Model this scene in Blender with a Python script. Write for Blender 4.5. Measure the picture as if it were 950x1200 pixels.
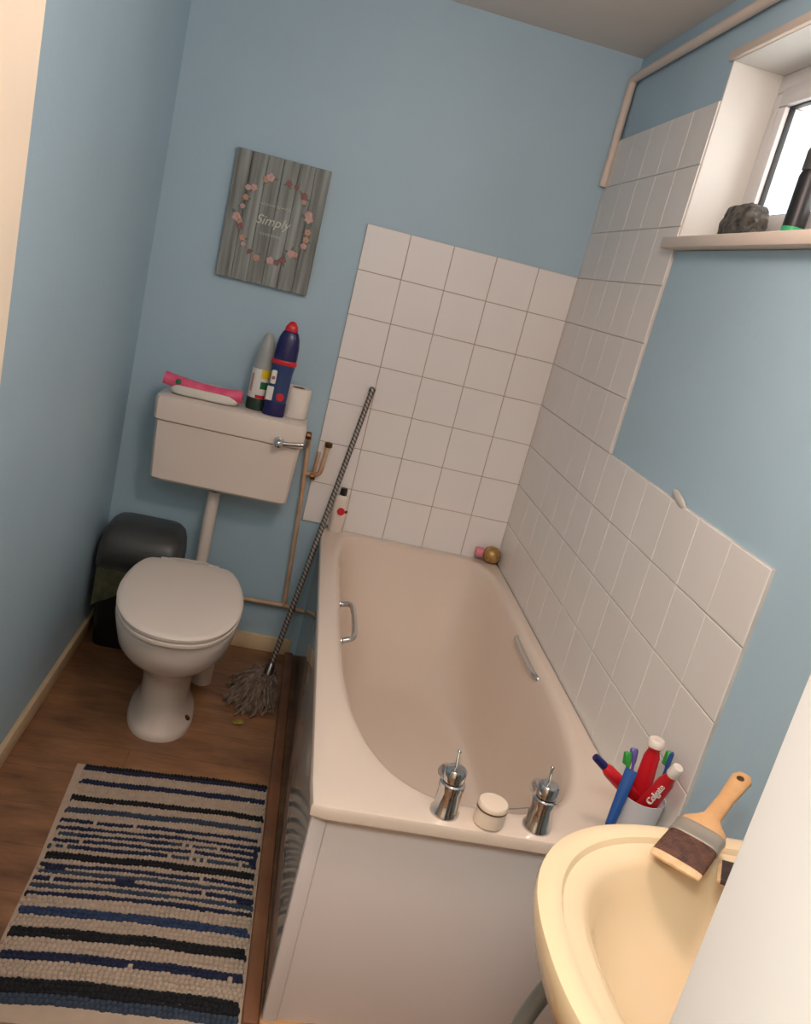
import bpy, bmesh, math, random
from mathutils import Vector, Matrix
random.seed(7)
PI = math.pi
for o in list(bpy.data.objects): bpy.data.objects.remove(o, do_unlink=True)
sc = bpy.context.scene
COL = sc.collection

def lin(c):
    return tuple(((v/255)/12.92 if v/255 <= .04045 else ((v/255+.055)/1.055)**2.4) for v in c)

# ------------------------------------------------------------------ camera
cam_d = bpy.data.cameras.new('camera'); cam = bpy.data.objects.new('camera', cam_d); COL.objects.link(cam)
sc.camera = cam
pit, rol, yaw = 0.261130, 0.248637, 0.149992
fwd = Vector((math.sin(yaw)*math.cos(pit), math.cos(yaw)*math.cos(pit), -math.sin(pit)))
rt0 = Vector((math.cos(yaw), -math.sin(yaw), 0)); up0 = rt0.cross(fwd)
rt = math.cos(rol)*rt0 + math.sin(rol)*up0; upv = -math.sin(rol)*rt0 + math.cos(rol)*up0
M = Matrix((rt, upv, -fwd)).transposed().to_4x4(); M.translation = Vector((-0.8446, -3.0174, 1.4581))
cam.matrix_world = M
cam_d.sensor_fit = 'VERTICAL'; cam_d.sensor_height = 24; cam_d.lens = 24*1012.56/1200
cam_d.clip_start = .02

# ------------------------------------------------------------------ world and lamps
w = bpy.data.worlds.new('overcast_sky'); sc.world = w; w.use_nodes = True
bg = w.node_tree.nodes['Background']; bg.inputs[0].default_value = (1.0, .98, .96, 1); bg.inputs[1].default_value = 5.2

def area(name, loc, rot, sx, sy, energy, color, portal=False):
    d = bpy.data.lights.new(name, 'AREA'); d.shape = 'RECTANGLE'; d.size = sx; d.size_y = sy
    d.energy = energy; d.color = color
    o = bpy.data.objects.new(name, d); COL.objects.link(o); o.location = loc; o.rotation_euler = rot
    if portal: d.cycles.is_portal = True
    return o
area('window_daylight_portal', (.30, -1.17, 1.92), (0, PI/2, 0), .50, .90, 1, (1, 1, 1), True)
area('hall_ceiling_lamp', (-1.15, -3.35, 2.27), (0, 0, 0), .5, .5, 27, (.92, 1, .97))
bulb = bpy.data.lights.new('bathroom_ceiling_bulb', 'POINT'); bulb.energy = 25; bulb.color = (1, .80, .72); bulb.shadow_soft_size = .14
bulb_o = bpy.data.objects.new('bathroom_ceiling_bulb', bulb); COL.objects.link(bulb_o); bulb_o.location = (-.52, -2.05, 2.12)

vs = sc.view_settings
sc.display_settings.display_device = 'sRGB'
vs.view_transform = 'Standard'; vs.look = 'None'; vs.gamma = 1; vs.use_curve_mapping = False
vs.exposure = 0.0

# ------------------------------------------------------------------ materials
def mat(name, rgb, rough=.5, metal=0., var=.0, scale=8., bump=0., bscale=60., rgb2=None, spec=.5, coat=0., trans=0.):
    m = bpy.data.materials.new(name); m.use_nodes = True
    nt = m.node_tree; b = nt.nodes['Principled BSDF']
    c = lin(rgb)
    b.inputs['Roughness'].default_value = rough; b.inputs['Metallic'].default_value = metal
    b.inputs['Specular IOR Level'].default_value = spec
    if coat: b.inputs['Coat Weight'].default_value = coat; b.inputs['Coat Roughness'].default_value = .08
    if trans: b.inputs['Transmission Weight'].default_value = trans
    tc = nt.nodes.new('ShaderNodeTexCoord')
    n = nt.nodes.new('ShaderNodeTexNoise'); n.inputs['Scale'].default_value = scale; n.inputs['Detail'].default_value = 4
    nt.links.new(tc.outputs['Object'], n.inputs['Vector'])
    r = nt.nodes.new('ShaderNodeValToRGB')
    d = lin(rgb2) if rgb2 else tuple(max(0, v*(1-var)) for v in c)
    e = c if rgb2 else tuple(min(1, v*(1+var)) for v in c)
    r.color_ramp.elements[0].position = .3; r.color_ramp.elements[1].position = .7
    r.color_ramp.elements[0].color = (*d, 1); r.color_ramp.elements[1].color = (*e, 1)
    nt.links.new(n.outputs['Fac'], r.inputs[0]); nt.links.new(r.outputs[0], b.inputs['Base Color'])
    if bump:
        n2 = nt.nodes.new('ShaderNodeTexNoise'); n2.inputs['Scale'].default_value = bscale; n2.inputs['Detail'].default_value = 5
        nt.links.new(tc.outputs['Object'], n2.inputs['Vector'])
        bp = nt.nodes.new('ShaderNodeBump'); bp.inputs['Strength'].default_value = bump; bp.inputs['Distance'].default_value = .01
        nt.links.new(n2.outputs['Fac'], bp.inputs['Height']); nt.links.new(bp.outputs[0], b.inputs['Normal'])
    return m

MT = {}
MT['blue'] = mat('blue_wall_paint', (172, 198, 212), .55, var=.03, scale=2.5, bump=.08, bscale=45)
MT['ceil'] = mat('ceiling_paint', (222, 214, 206), .8, var=.02, scale=3)
MT['tile'] = mat('white_glazed_tile', (240, 234, 230), .36, var=.02, scale=4)
MT['tile2'] = mat('white_glazed_tile_side', (232, 226, 220), .34, var=.02, scale=4)
MT['grout'] = mat('grey_grout', (192, 176, 162), .9, var=.12, scale=9)
MT['grout2'] = mat('pale_grout', (198, 190, 180), .9, var=.12, scale=9)
MT['tub'] = mat('bath_acrylic', (228, 208, 190), .14, var=.01, scale=3, coat=.2)
MT['ivory'] = mat('ivory_ceramic', (240, 212, 172), .12, var=.01, scale=3, coat=.2)
MT['white'] = mat('white_ceramic', (230, 215, 202), .14, var=.01, scale=3)
MT['whitepl'] = mat('white_plastic', (231, 217, 204), .32, var=.01, scale=3)
MT['panel'] = mat('white_bath_panel', (228, 216, 212), .35, var=.02, scale=2)
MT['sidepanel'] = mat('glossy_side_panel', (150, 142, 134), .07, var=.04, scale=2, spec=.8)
MT['gloss'] = mat('white_gloss_paint', (244, 242, 242), .3, var=.015, scale=3)
MT['cream'] = mat('cream_gloss_paint', (240, 222, 196), .35, var=.03, scale=5)
MT['sillpaint'] = mat('sill_gloss_paint', (226, 208, 192), .4, var=.02, scale=5)
MT['creamwood'] = mat('cream_skirting_paint', (222, 196, 156), .45, var=.08, scale=7)
MT['oak'] = mat('brown_wood_strip', (150, 98, 66), .4, rgb2=(112, 70, 46), scale=6)
MT['pine'] = mat('pale_wood_strip', (206, 158, 108), .45, rgb2=(184, 132, 84), scale=9)
MT['chrome'] = mat('chrome', (205, 205, 205), .09, 1., var=.02)
MT['steel'] = mat('dull_steel', (150, 150, 148), .35, 1., var=.06)
MT['copper'] = mat('painted_copper_pipe', (214, 186, 158), .45, .1, rgb2=(186, 142, 108), scale=14)
MT['brass'] = mat('tarnished_brass', (104, 72, 40), .4, .8, var=.2, scale=30)
MT['black'] = mat('black_plastic', (26, 25, 26), .4, var=.1)
MT['charcoal'] = mat('charcoal_plastic', (66, 66, 64), .38, var=.08)
MT['olive'] = mat('olive_liner', (124, 126, 98), .4, rgb2=(88, 92, 68), scale=22, bump=.6, bscale=40)
MT['pink'] = mat('pink_film', (226, 66, 112), .3, rgb2=(236, 110, 142), scale=24, bump=.2, bscale=50)
MT['palefilm'] = mat('white_film', (226, 220, 208), .35, var=.05, scale=20, bump=.3, bscale=50)
MT['green'] = mat('green_print', (40, 110, 70), .4, var=.1)
MT['dkgreen'] = mat('dark_green_plastic', (34, 58, 48), .35, var=.1)
MT['paper'] = mat('tissue_paper', (238, 228, 218), .95, var=.02, bump=.2, bscale=120)
MT['card'] = mat('brown_card', (128, 108, 90), .9, var=.1)
MT['navy'] = mat('navy_plastic', (30, 30, 86), .28, var=.05)
MT['navyblue'] = mat('blue_bottle_plastic', (44, 66, 112), .28, var=.05)
MT['red'] = mat('red_plastic', (206, 34, 46), .3, var=.05)
MT['yellow'] = mat('yellow_print', (232, 202, 40), .4, var=.05)
MT['greycap'] = mat('frosted_grey_cap', (168, 172, 168), .35, var=.03)
MT['label'] = mat('white_label', (232, 226, 218), .4, var=.03, scale=60)
MT['gold'] = mat('gold_bottle', (206, 168, 104), .4, .5, rgb2=(140, 104, 56), scale=50)
MT['pinkcap'] = mat('pink_cap', (222, 130, 146), .35, var=.05)
MT['blueplastic'] = mat('blue_toothbrush_plastic', (40, 84, 150), .3, var=.05)
MT['purple'] = mat('purple_plastic', (110, 100, 170), .3, var=.05)
MT['lime'] = mat('green_plastic', (60, 160, 70), .3, var=.05)
MT['clearcup'] = mat('milky_tumbler', (226, 222, 224), .25, var=.02)
MT['pouch'] = mat('mottled_pouch', (104, 99, 90), .6, rgb2=(12, 11, 11), scale=55, bump=.5, bscale=60)
MT['dark'] = mat('dark_gasket', (28, 30, 32), .5, var=.1)
MT['upvc'] = mat('white_upvc', (226, 222, 220), .3, var=.01)
MT['handlewood'] = mat('beech_wood', (226, 176, 122), .45, rgb2=(206, 150, 98), scale=16)
MT['bristle'] = mat('brown_bristle', (110, 70, 52), .6, rgb2=(66, 38, 28), scale=90, bump=.5, bscale=200)
MT['bristletip'] = mat('cream_bristle_tip', (232, 196, 150), .7, rgb2=(206, 166, 122), scale=90)
MT['bristle2'] = mat('dark_bristle', (70, 46, 38), .6, rgb2=(44, 28, 24), scale=90, bump=.5, bscale=200)
MT['ferrule'] = mat('dull_tin', (168, 156, 142), .42, .55, var=.06)
MT['hose'] = mat('grey_hose', (124, 126, 122), .35, .3, var=.1)
MT['mopstring'] = mat('grey_mop_cotton', (150, 130, 112), .95, rgb2=(88, 72, 62), scale=40)
MT['potline'] = mat('brown_line', (110, 76, 58), .5, var=.1)
MT['pot'] = mat('cream_pot', (240, 218, 196), .3, var=.02)
MT['wool_cream'] = mat('cream_cotton', (186, 164, 144), .95, var=.10, scale=70)
MT['wool_navy'] = mat('navy_cotton', (32, 38, 64), .95, var=.22, scale=70)
MT['wool_black'] = mat('black_cotton', (24, 23, 26), .95, var=.2, scale=70)
MT['wool_slate'] = mat('slate_blue_cotton', (56, 66, 82), .95, var=.2, scale=70)
MT['wool_blue'] = mat('blue_cotton', (48, 62, 92), .95, var=.2, scale=70)
MT['rugback'] = mat('rug_backing', (190, 166, 144), .9, var=.06, scale=30)
MT['flower1'] = mat('pink_blossom', (206, 168, 162), .6, var=.12, scale=60)
MT['flower2'] = mat('dusky_red_bud', (150, 100, 102), .6, var=.12, scale=60)
MT['flower3'] = mat('peach_blossom', (198, 154, 130), .6, var=.12, scale=60)
MT['leaf'] = mat('sage_leaf', (112, 126, 112), .7, var=.1, scale=60)
MT['script'] = mat('white_lettering', (206, 208, 198), .6, var=.04)
MT['crack'] = mat('wall_hairline', (110, 132, 140), .8, var=.2, scale=40)

# driftwood boards of the picture: plank lines along x
def wood_board():
    m = mat('grey_driftwood', (146, 152, 146), .75)
    nt = m.node_tree; b = nt.nodes['Principled BSDF']
    tc = nt.nodes.new('ShaderNodeTexCoord'); mp = nt.nodes.new('ShaderNodeMapping'); mp.inputs['Scale'].default_value = (46, 4, 2.6)
    nt.links.new(tc.outputs['Object'], mp.inputs[0])
    n = nt.nodes.new('ShaderNodeTexNoise'); n.inputs['Scale'].default_value = 1; n.inputs['Detail'].default_value = 6; nt.links.new(mp.outputs[0], n.inputs['Vector'])
    r = nt.nodes.new('ShaderNodeValToRGB'); r.color_ramp.elements[0].position = .32; r.color_ramp.elements[1].position = .68
    r.color_ramp.elements[0].color = (*lin((104, 104, 100)), 1); r.color_ramp.elements[1].color = (*lin((164, 170, 164)), 1)
    nt.links.new(n.outputs['Fac'], r.inputs[0]); nt.links.new(r.outputs[0], b.inputs['Base Color'])
    return m
MT['drift'] = wood_board()

def floor_mat():
    m = mat('brown_wood_vinyl', (120, 84, 60), .42)
    nt = m.node_tree; b = nt.nodes['Principled BSDF']
    tc = nt.nodes.new('ShaderNodeTexCoord')
    mp = nt.nodes.new('ShaderNodeMapping'); mp.inputs['Scale'].default_value = (1, 1, 1); mp.inputs['Rotation'].default_value = (0, 0, 0)
    nt.links.new(tc.outputs['Object'], mp.inputs[0])
    br = nt.nodes.new('ShaderNodeTexBrick'); br.inputs['Scale'].default_value = 1; br.inputs['Brick Width'].default_value = .9; br.inputs['Row Height'].default_value = .15
    br.inputs['Mortar Size'].default_value = .0014; br.inputs['Color1'].default_value = (.9, .9, .9, 1); br.inputs['Color2'].default_value = (1.12, 1.1, 1.06, 1); br.inputs['Mortar'].default_value = (.6, .6, .6, 1)
    nt.links.new(mp.outputs[0], br.inputs['Vector'])
    mp2 = nt.nodes.new('ShaderNodeMapping'); mp2.inputs['Scale'].default_value = (4, 13, 4); nt.links.new(tc.outputs['Object'], mp2.inputs[0])
    n = nt.nodes.new('ShaderNodeTexNoise'); n.inputs['Scale'].default_value = 1.3; n.inputs['Detail'].default_value = 7; n.inputs['Roughness'].default_value = .65; nt.links.new(mp2.outputs[0], n.inputs['Vector'])
    r = nt.nodes.new('ShaderNodeValToRGB'); r.color_ramp.elements[0].position = .28; r.color_ramp.elements[1].position = .72
    r.color_ramp.elements[0].color = (*lin((104, 70, 48)), 1); r.color_ramp.elements[1].color = (*lin((172, 124, 86)), 1)
    nt.links.new(n.outputs['Fac'], r.inputs[0])
    mx = nt.nodes.new('ShaderNodeMix'); mx.data_type = 'RGBA'; mx.blend_type = 'MULTIPLY'; mx.inputs['Factor'].default_value = .8
    nt.links.new(r.outputs[0], mx.inputs['A']); nt.links.new(br.outputs['Color'], mx.inputs['B']); nt.links.new(mx.outputs['Result'], b.inputs['Base Color'])
    return m
MT['floor'] = floor_mat()

def mop_handle_mat():
    m = mat('twisted_grey_metal', (120, 112, 104), .4, .5)
    nt = m.node_tree; b = nt.nodes['Principled BSDF']
    tc = nt.nodes.new('ShaderNodeTexCoord'); mp = nt.nodes.new('ShaderNodeMapping'); mp.inputs['Scale'].default_value = (36, 10, 40)
    nt.links.new(tc.outputs['Object'], mp.inputs[0])
    wv = nt.nodes.new('ShaderNodeTexWave'); wv.wave_type = 'BANDS'; wv.bands_direction = 'DIAGONAL'; wv.inputs['Scale'].default_value = 1.0
    nt.links.new(mp.outputs[0], wv.inputs['Vector'])
    r = nt.nodes.new('ShaderNodeValToRGB'); r.color_ramp.elements[0].color = (*lin((70, 62, 58)), 1); r.color_ramp.elements[1].color = (*lin((158, 150, 142)), 1)
    nt.links.new(wv.outputs['Fac'], r.inputs[0]); nt.links.new(r.outputs[0], b.inputs['Base Color'])
    return m
MT['mophandle'] = mop_handle_mat()

def glass_mat():
    m = bpy.data.materials.new('window_glass'); m.use_nodes = True; nt = m.node_tree
    nt.nodes.remove(nt.nodes['Principled BSDF']); out = nt.nodes['Material Output']
    t = nt.nodes.new('ShaderNodeBsdfTransparent'); g = nt.nodes.new('ShaderNodeBsdfGlossy'); g.inputs['Roughness'].default_value = .02
    lw = nt.nodes.new('ShaderNodeLayerWeight'); pw = nt.nodes.new('ShaderNodeMath'); pw.operation = 'POWER'; pw.inputs[1].default_value = 5
    nt.links.new(lw.outputs['Facing'], pw.inputs[0]); f = nt.nodes.new('ShaderNodeMath'); f.operation = 'MULTIPLY_ADD'; f.inputs[1].default_value = .6; f.inputs[2].default_value = .04
    nt.links.new(pw.outputs[0], f.inputs[0])
    mx = nt.nodes.new('ShaderNodeMixShader'); nt.links.new(f.outputs[0], mx.inputs[0]); nt.links.new(t.outputs[0], mx.inputs[1]); nt.links.new(g.outputs[0], mx.inputs[2])
    nt.links.new(mx.outputs[0], out.inputs[0]); return m
MT['glass'] = glass_mat()

# ------------------------------------------------------------------ mesh helpers (all in world coordinates)
ORG = {}
def BM(): return bmesh.new()
def V(*a): return Vector(a)

def finish(o, label, cat, group, kind):
    if label: o['label'] = label
    if cat: o['category'] = cat
    if group: o['group'] = group
    if kind: o['kind'] = kind

def obj(name, bm, m, parent=None, label=None, cat=None, group=None, kind=None, smooth=True, base=None, recalc=True):
    if recalc: bmesh.ops.recalc_face_normals(bm, faces=bm.faces)
    if parent is not None:
        off = ORG[parent.name]
    elif base is not None: off = Vector(base)
    else:
        xs = [v.co for v in bm.verts]
        off = Vector(((min(v.x for v in xs)+max(v.x for v in xs))/2, (min(v.y for v in xs)+max(v.y for v in xs))/2, min(v.z for v in xs)))
    bmesh.ops.translate(bm, verts=bm.verts, vec=-off)
    me = bpy.data.meshes.new(name); bm.to_mesh(me); bm.free()
    for mm in (m if isinstance(m, list) else [m]): me.materials.append(mm)
    if smooth:
        me.polygons.foreach_set('use_smooth', [True]*len(me.polygons))
        try: me.set_sharp_from_angle(angle=math.radians(38))
        except Exception: pass
    o = bpy.data.objects.new(name, me); COL.objects.link(o)
    if parent is not None: o.parent = parent
    else: o.location = off
    ORG[o.name] = off
    finish(o, label, cat, group, kind)
    return o

def thing(name, label, cat, loc, group=None, kind=None):
    o = bpy.data.objects.new(name, None); COL.objects.link(o); o.location = loc; o.empty_display_size = .05
    ORG[o.name] = Vector(loc); finish(o, label, cat, group, kind); return o

def box(bm, lo, hi, bev=0., seg=2, mi=0):
    t = bmesh.new(); bmesh.ops.create_cube(t, size=1)
    lo = Vector(lo); hi = Vector(hi)
    for v in t.verts: v.co = Vector((lo[i]+(v.co[i]+.5)*(hi[i]-lo[i]) for i in range(3)))
    if bev: bmesh.ops.bevel(t, geom=list(t.edges), offset=bev, segments=seg, profile=.5, affect='EDGES')
    merge(bm, t, mi); return bm

def merge(bm, t, mi=0, mtx=None):
    if mtx is not None: bmesh.ops.transform(t, matrix=mtx, verts=t.verts)
    mp = {v: bm.verts.new(v.co) for v in t.verts}
    for f in t.faces:
        try:
            nf = bm.faces.new([mp[v] for v in f.verts]); nf.material_index = mi if mi else f.material_index
        except ValueError: pass
    t.free()

def loft(bm, rings, cap0=True, cap1=True, mi=0, closed=True):
    R = [[bm.verts.new(p) for p in r] for r in rings]
    n = len(R[0])
    for a, b in zip(R, R[1:]):
        for i in range(n if closed else n-1):
            j = (i+1) % n
            f = bm.faces.new((a[i], a[j], b[j], b[i])); f.material_index = mi
    for flag, r in ((cap0, R[0]), (cap1, R[-1])):
        if flag:
            c = bm.verts.new(sum((v.co for v in r), Vector())/n)
            for i in range(n):
                f = bm.faces.new((r[i], r[(i+1) % n], c)); f.material_index = mi
    return R

def circ(c, ax, r, n=24, ph=0., sq=1.):
    ax = Vector(ax).normalized(); a = ax.orthogonal().normalized() if abs(ax.z) < .99 else Vector((1, 0, 0))
    b = ax.cross(a)
    return [Vector(c)+a*(r*math.cos(ph+2*PI*i/n))+b*(r*sq*math.sin(ph+2*PI*i/n)) for i in range(n)]

def lathe(bm, prof, c, ax=(0, 0, 1), n=28, mi=0, cap0=True, cap1=True):
    ax = Vector(ax).normalized(); c = Vector(c)
    loft(bm, [circ(c+ax*z, ax, max(r, 1e-4), n) for r, z in prof], cap0, cap1, mi)

def tube(bm, pts, r, n=12, mi=0, caps=True):
    pts = [Vector(p) for p in pts]; k = len(pts); rs = r if isinstance(r, (list, tuple)) else [r]*k
    rings = []; ref = None
    for i in range(k):
        t = (pts[min(i+1, k-1)]-pts[max(i-1, 0)]).normalized()
        if ref is None: ref = t.orthogonal().normalized()
        a = (ref-t*ref.dot(t)).normalized(); b = t.cross(a); ref = a
        rings.append([pts[i]+a*rs[i]*math.cos(2*PI*j/n)+b*rs[i]*math.sin(2*PI*j/n) for j in range(n)])
    loft(bm, rings, caps, caps, mi)

def smooth_path(pts, it=3):
    pts = [Vector(p) for p in pts]
    for _ in range(it):
        q = [pts[0]]
        for a, b in zip(pts, pts[1:]): q += [a*.75+b*.25, a*.25+b*.75]
        pts = q+[pts[-1]]
    return pts

def sring(cx, cy, z, hx, hy, n=96, e=2.5, eback=None, xr=None, er=None):
    """superellipse ring traced by ray angle; eback = exponent for +y half; xr/er = half-width/exponent for +x half"""
    out = []
    for i in range(n):
        t = 2*PI*i/n
        ux, uy = hx*math.cos(t), hy*math.sin(t); L = math.hypot(ux, uy); ux /= L; uy /= L
        ee = eback if (eback and uy > 0) else e
        hh = hx
        if xr and ux > 0: hh = xr
        if er and ux > 0: ee = er
        rr = (abs(ux/hh)**ee+abs(uy/hy)**ee)**(-1/ee)
        out.append(Vector((cx+ux*rr, cy+uy*rr, z)))
    return out

def text_mesh(bm, s, size, mtx, mi=0, depth=.0006, shear=0.):
    cu = bpy.data.curves.new('t', 'FONT'); cu.body = s; cu.size = size; cu.align_x = 'CENTER'; cu.align_y = 'CENTER'; cu.extrude = depth; cu.shear = shear
    o = bpy.data.objects.new('t', cu); COL.objects.link(o)
    bpy.context.view_layer.update()
    me = bpy.data.meshes.new_from_object(o.evaluated_get(bpy.context.evaluated_depsgraph_get()))
    t = bmesh.new(); t.from_mesh(me); bpy.data.objects.remove(o); bpy.data.meshes.remove(me); bpy.data.curves.remove(cu)
    merge(bm, t, mi, mtx)

def frame(origin, z, x=None):
    """matrix whose local z is z"""
    z = Vector(z).normalized(); x = Vector(x) if x is not None else z.orthogonal()
    x = (x-z*x.dot(z)).normalized(); y = z.cross(x)
    m = Matrix((x, y, z)).transposed().to_4x4(); m.translation = Vector(origin); return m

# ================================================================== ROOM
W = 1.418; H = 2.29; YF = -2.56; T = .15; ZT = 1.585
b = BM(); box(b, (-W-.2, YF-.12, -.06), (.3, .2, 0)); obj('floor', b, MT['floor'], kind='structure', smooth=False)
b = BM(); box(b, (-W-.2, YF-.12, H), (.3, .2, H+.08)); obj('ceiling', b, MT['ceil'], kind='structure', smooth=False)
b = BM(); box(b, (-W-.12, 0, 0), (.28, .15, H)); wb = obj('wall_back', b, MT['blue'], kind='structure', smooth=False)
b = BM(); box(b, (-W-.12, YF, 0), (-W, 0, H)); obj('wall_left', b, MT['blue'], kind='structure', smooth=False)
WY0, WY1, WZ0, WZ1 = -.785, -1.56, 1.705, 2.132       # window opening
b = BM()
box(b, (0, YF, 0), (.26, 0, WZ0-.03)); box(b, (0, YF, WZ1), (.26, 0, H))
box(b, (0, WY0, WZ0-.03), (.26, 0, WZ1)); box(b, (0, YF, WZ0-.03), (.26, WY1, WZ1))
wr = obj('wall_right', b, MT['blue'], kind='structure', smooth=False)
DL, DR, DH = -1.10, -.509, 2.0
b = BM()
box(b, (-W, YF-.10, 0), (DL-.03, YF, H)); box(b, (DR+.03, YF-.10, 0), (.26, YF, H)); box(b, (DL-.03, YF-.10, DH+.03), (DR+.03, YF, H))
obj('wall_front', b, MT['blue'], kind='structure', smooth=False)
# hall behind the camera
b = BM(); box(b, (-1.9, -4.3, -.06), (.7, YF-.12, 0)); obj('floor_hall', b, MT['floor'], kind='structure', smooth=False)
b = BM(); box(b, (-1.9, -4.3, H), (.7, YF-.12, H+.08)); obj('ceiling_hall', b, MT['ceil'], kind='structure', smooth=False)
hall = mat('hall_wall_paint', (236, 220, 200), .7, var=.02)
for nm, lo, hi in (('wall_hall_back', (-1.9, -4.4, 0), (.7, -4.3, H)), ('wall_hall_left', (-2.0, -4.3, 0), (-1.9, YF-.10, H)), ('wall_hall_right', (.7, -4.3, 0), (.8, YF-.10, H)),
                   ('wall_hall_front', (-1.9, YF-.12, 0), (DL-.03, YF-.10, H))):
    b = BM(); box(b, lo, hi); obj(nm, b, hall, kind='structure', smooth=False)
b = BM(); box(b, (DR+.03, YF-.12, 0), (.7, YF-.10, H)); box(b, (DL-.03, YF-.12, DH+.03), (DR+.03, YF-.10, H)); obj('wall_hall_front', b, hall, kind='structure', smooth=False)
# door lining and architrave
b = BM()
box(b, (DR, YF-.135, 0), (DR+.03, YF, DH+.03), .003); box(b, (DL-.03, YF-.135, 0), (DL, YF, DH+.03), .003); box(b, (DL, YF-.135, DH), (DR, YF, DH+.03), .003)
box(b, (DR+.012, YF-.142, 0), (DR+.09, YF-.12, DH+.09), .005); box(b, (DL-.09, YF-.142, 0), (DL-.012, YF-.12, DH+.09), .005)
obj('trim_1', b, MT['gloss'], kind='structure')
# door, swung inwards beside the left wall
d1 = thing('door_1', None, None, (DL, YF, 0), kind='structure')
ha, hb = V(DL, YF+.004, 0), V(-1.178, -2.0, 0); dx = (hb-ha).normalized(); nx = V(dx.y, -dx.x, 0)
if nx.x > 0: nx = -nx
b = BM(); t = BM(); box(t, (0, 0, .012), ((hb-ha).length, .036, 1.985), .002)
mtx = Matrix(((dx.x, nx.x, 0, ha.x), (dx.y, nx.y, 0, ha.y), (0, 0, 1, 0), (0, 0, 0, 1)))
merge(b, t, 0, mtx); obj('leaf', b, MT['cream'], d1)
b = BM(); p = hb-dx*.115+V(0, 0, .97); tube(b, [p, p-nx*.04, p-nx*.045-dx*.11], .009); lathe(b, [(.024, 0), (.024, .006), (.012, .01)], p, -nx); obj('handle', b, MT['chrome'], d1, label='chrome lever handle')

# baseboards
b = BM(); box(b, (-W, YF, 0), (-W+.016, -.002, .058), .004); obj('baseboard_left', b, MT['creamwood'], kind='structure')
b = BM(); box(b, (-W+.016, -.016, 0), (-.69, 0, .062), .004); obj('baseboard_back', b, MT['creamwood'], kind='structure')

# tiles ------------------------------------------------------------
def tile(bm, lo, hi, mi=0): box(bm, lo, hi, .0016, 2, mi)
b = BM()
g = .0014
for i in range(5):
    for j in range(7):
        x0, x1 = -T*(i+1), -T*i; z1, z0 = ZT-T*j, ZT-T*(j+1)
        tile(b, (x0+g, -.009, z0+g-(.012 if j == 6 and i < 4 else 0)), (x1-g-(.009 if i == 0 else 0), -.002, z1-g))
box(b, (-5*T+.0005, -.0065, ZT-7*T+.0005), (-.006, 0, ZT-.0005), 0, 2, 1)
obj('tile_panel', b, [MT['tile'], MT['grout']], wb, kind='structure', smooth=False)
b = BM()
ys = [0, -.04]+[-.04-T*k for k in range(1, 12)]
for k in range(12):
    for j in range(10):
        z1, z0 = ZT+3*T-T*j, ZT+3*T-T*(j+1)
        if k > 5 and j < 6: continue
        if k == 5+1-0 and j < 6: continue
        tile(b, (-.009, ys[k+1]+.0007, z0+g-(.012 if j == 9 else 0)), (-.002, ys[k]-.0007, z1-g))
box(b, (-.0068, -.7895, ZT-3*T), (0, -.001, ZT+3*T-.0005), 0, 2, 1)
box(b, (-.0068, ys[12]+.0005, ZT-7*T+.0005), (0, -.001, ZT-3*T-.0005), 0, 2, 1)
t = BM(); bmesh.ops.create_uvsphere(t, u_segments=14, v_segments=8, radius=1)
merge(b, t, 1, Matrix.Translation((-.006, -1.27, ZT-3*T+.006)) @ Matrix.Rotation(.25, 4, 'X') @ Matrix.Diagonal((.006, .045, .011, 1)))
obj('tile_panel', b, [MT['tile2'], MT['grout2']], wr, kind='structure', smooth=False)

# window -----------------------------------------------------------
b = BM()
XF = .125
box(b, (-.004, WY0-.008, WZ0), (XF+.03, WY0+.001, WZ1), .002); box(b, (-.004, WY1-.001, WZ0), (XF+.03, WY1+.008, WZ1), .002)
box(b, (-.004, WY1, WZ1-.008), (XF+.03, WY0, WZ1+.001), .002)
obj('reveal', b, mat('reveal_paint', (222, 220, 214), .5, var=.02, scale=5), wr, kind='structure')
b = BM(); box(b, (-.014, WY1-.03, WZ1-.006), (-.001, WY0+.012, WZ1+.016), .003); obj('trim_2', b, MT['sillpaint'], kind='structure')
w1 = thing('window_1', None, None, (.15, (WY0+WY1)/2, WZ0), kind='structure')
def frm(bm, x0, x1, y0, y1, z0, z1, wd, bev):
    # y0 > y1
    box(bm, (x0, y1, z0), (x1, y0, z0+wd), bev); box(bm, (x0, y1, z1-wd), (x1, y0, z1), bev)
    box(bm, (x0, y0-wd, z0+wd), (x1, y0, z1-wd), bev); box(bm, (x0, y1, z0+wd), (x1, y1+wd, z1-wd), bev)
ya, yb, za, zb = WY0-.008, WY1+.008, WZ0, WZ1-.008
b = BM(); frm(b, XF, XF+.06, ya, yb, za, zb, .042, .004); obj('outer_frame', b, MT['upvc'], w1, kind='structure')
b = BM(); frm(b, XF-.006, XF+.05, ya-.036, yb+.036, za+.036, zb-.036, .045, .007); obj('sash', b, MT['upvc'], w1, kind='structure')
b = BM(); frm(b, XF+.006, XF+.02, ya-.079, yb+.079, za+.079, zb-.079, .006, .0015); obj('gasket', b, MT['dark'], w1, kind='structure')
b = BM(); box(b, (XF+.014, yb+.083, za+.083), (XF+.018, ya-.083, zb-.083)); obj('pane', b, MT['glass'], w1, kind='structure', smooth=False)
b = BM(); box(b, (-.03, WY1-.04, WZ0-.028), (XF+.02, WY0+.04, WZ0), .005); obj('window_sill', b, MT['sillpaint'], w1, kind='structure')

# wood strips at the foot of the bath
b = BM(); box(b, (-.706, -1.665, 0), (-.672, -.017, .018), .006); obj('trim_3', b, MT['oak'], kind='structure')
b = BM(); box(b, (-.672, -1.662, 0), (-.012, -1.637, .016), .006); obj('trim_4', b, MT['pine'], kind='structure')

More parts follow.
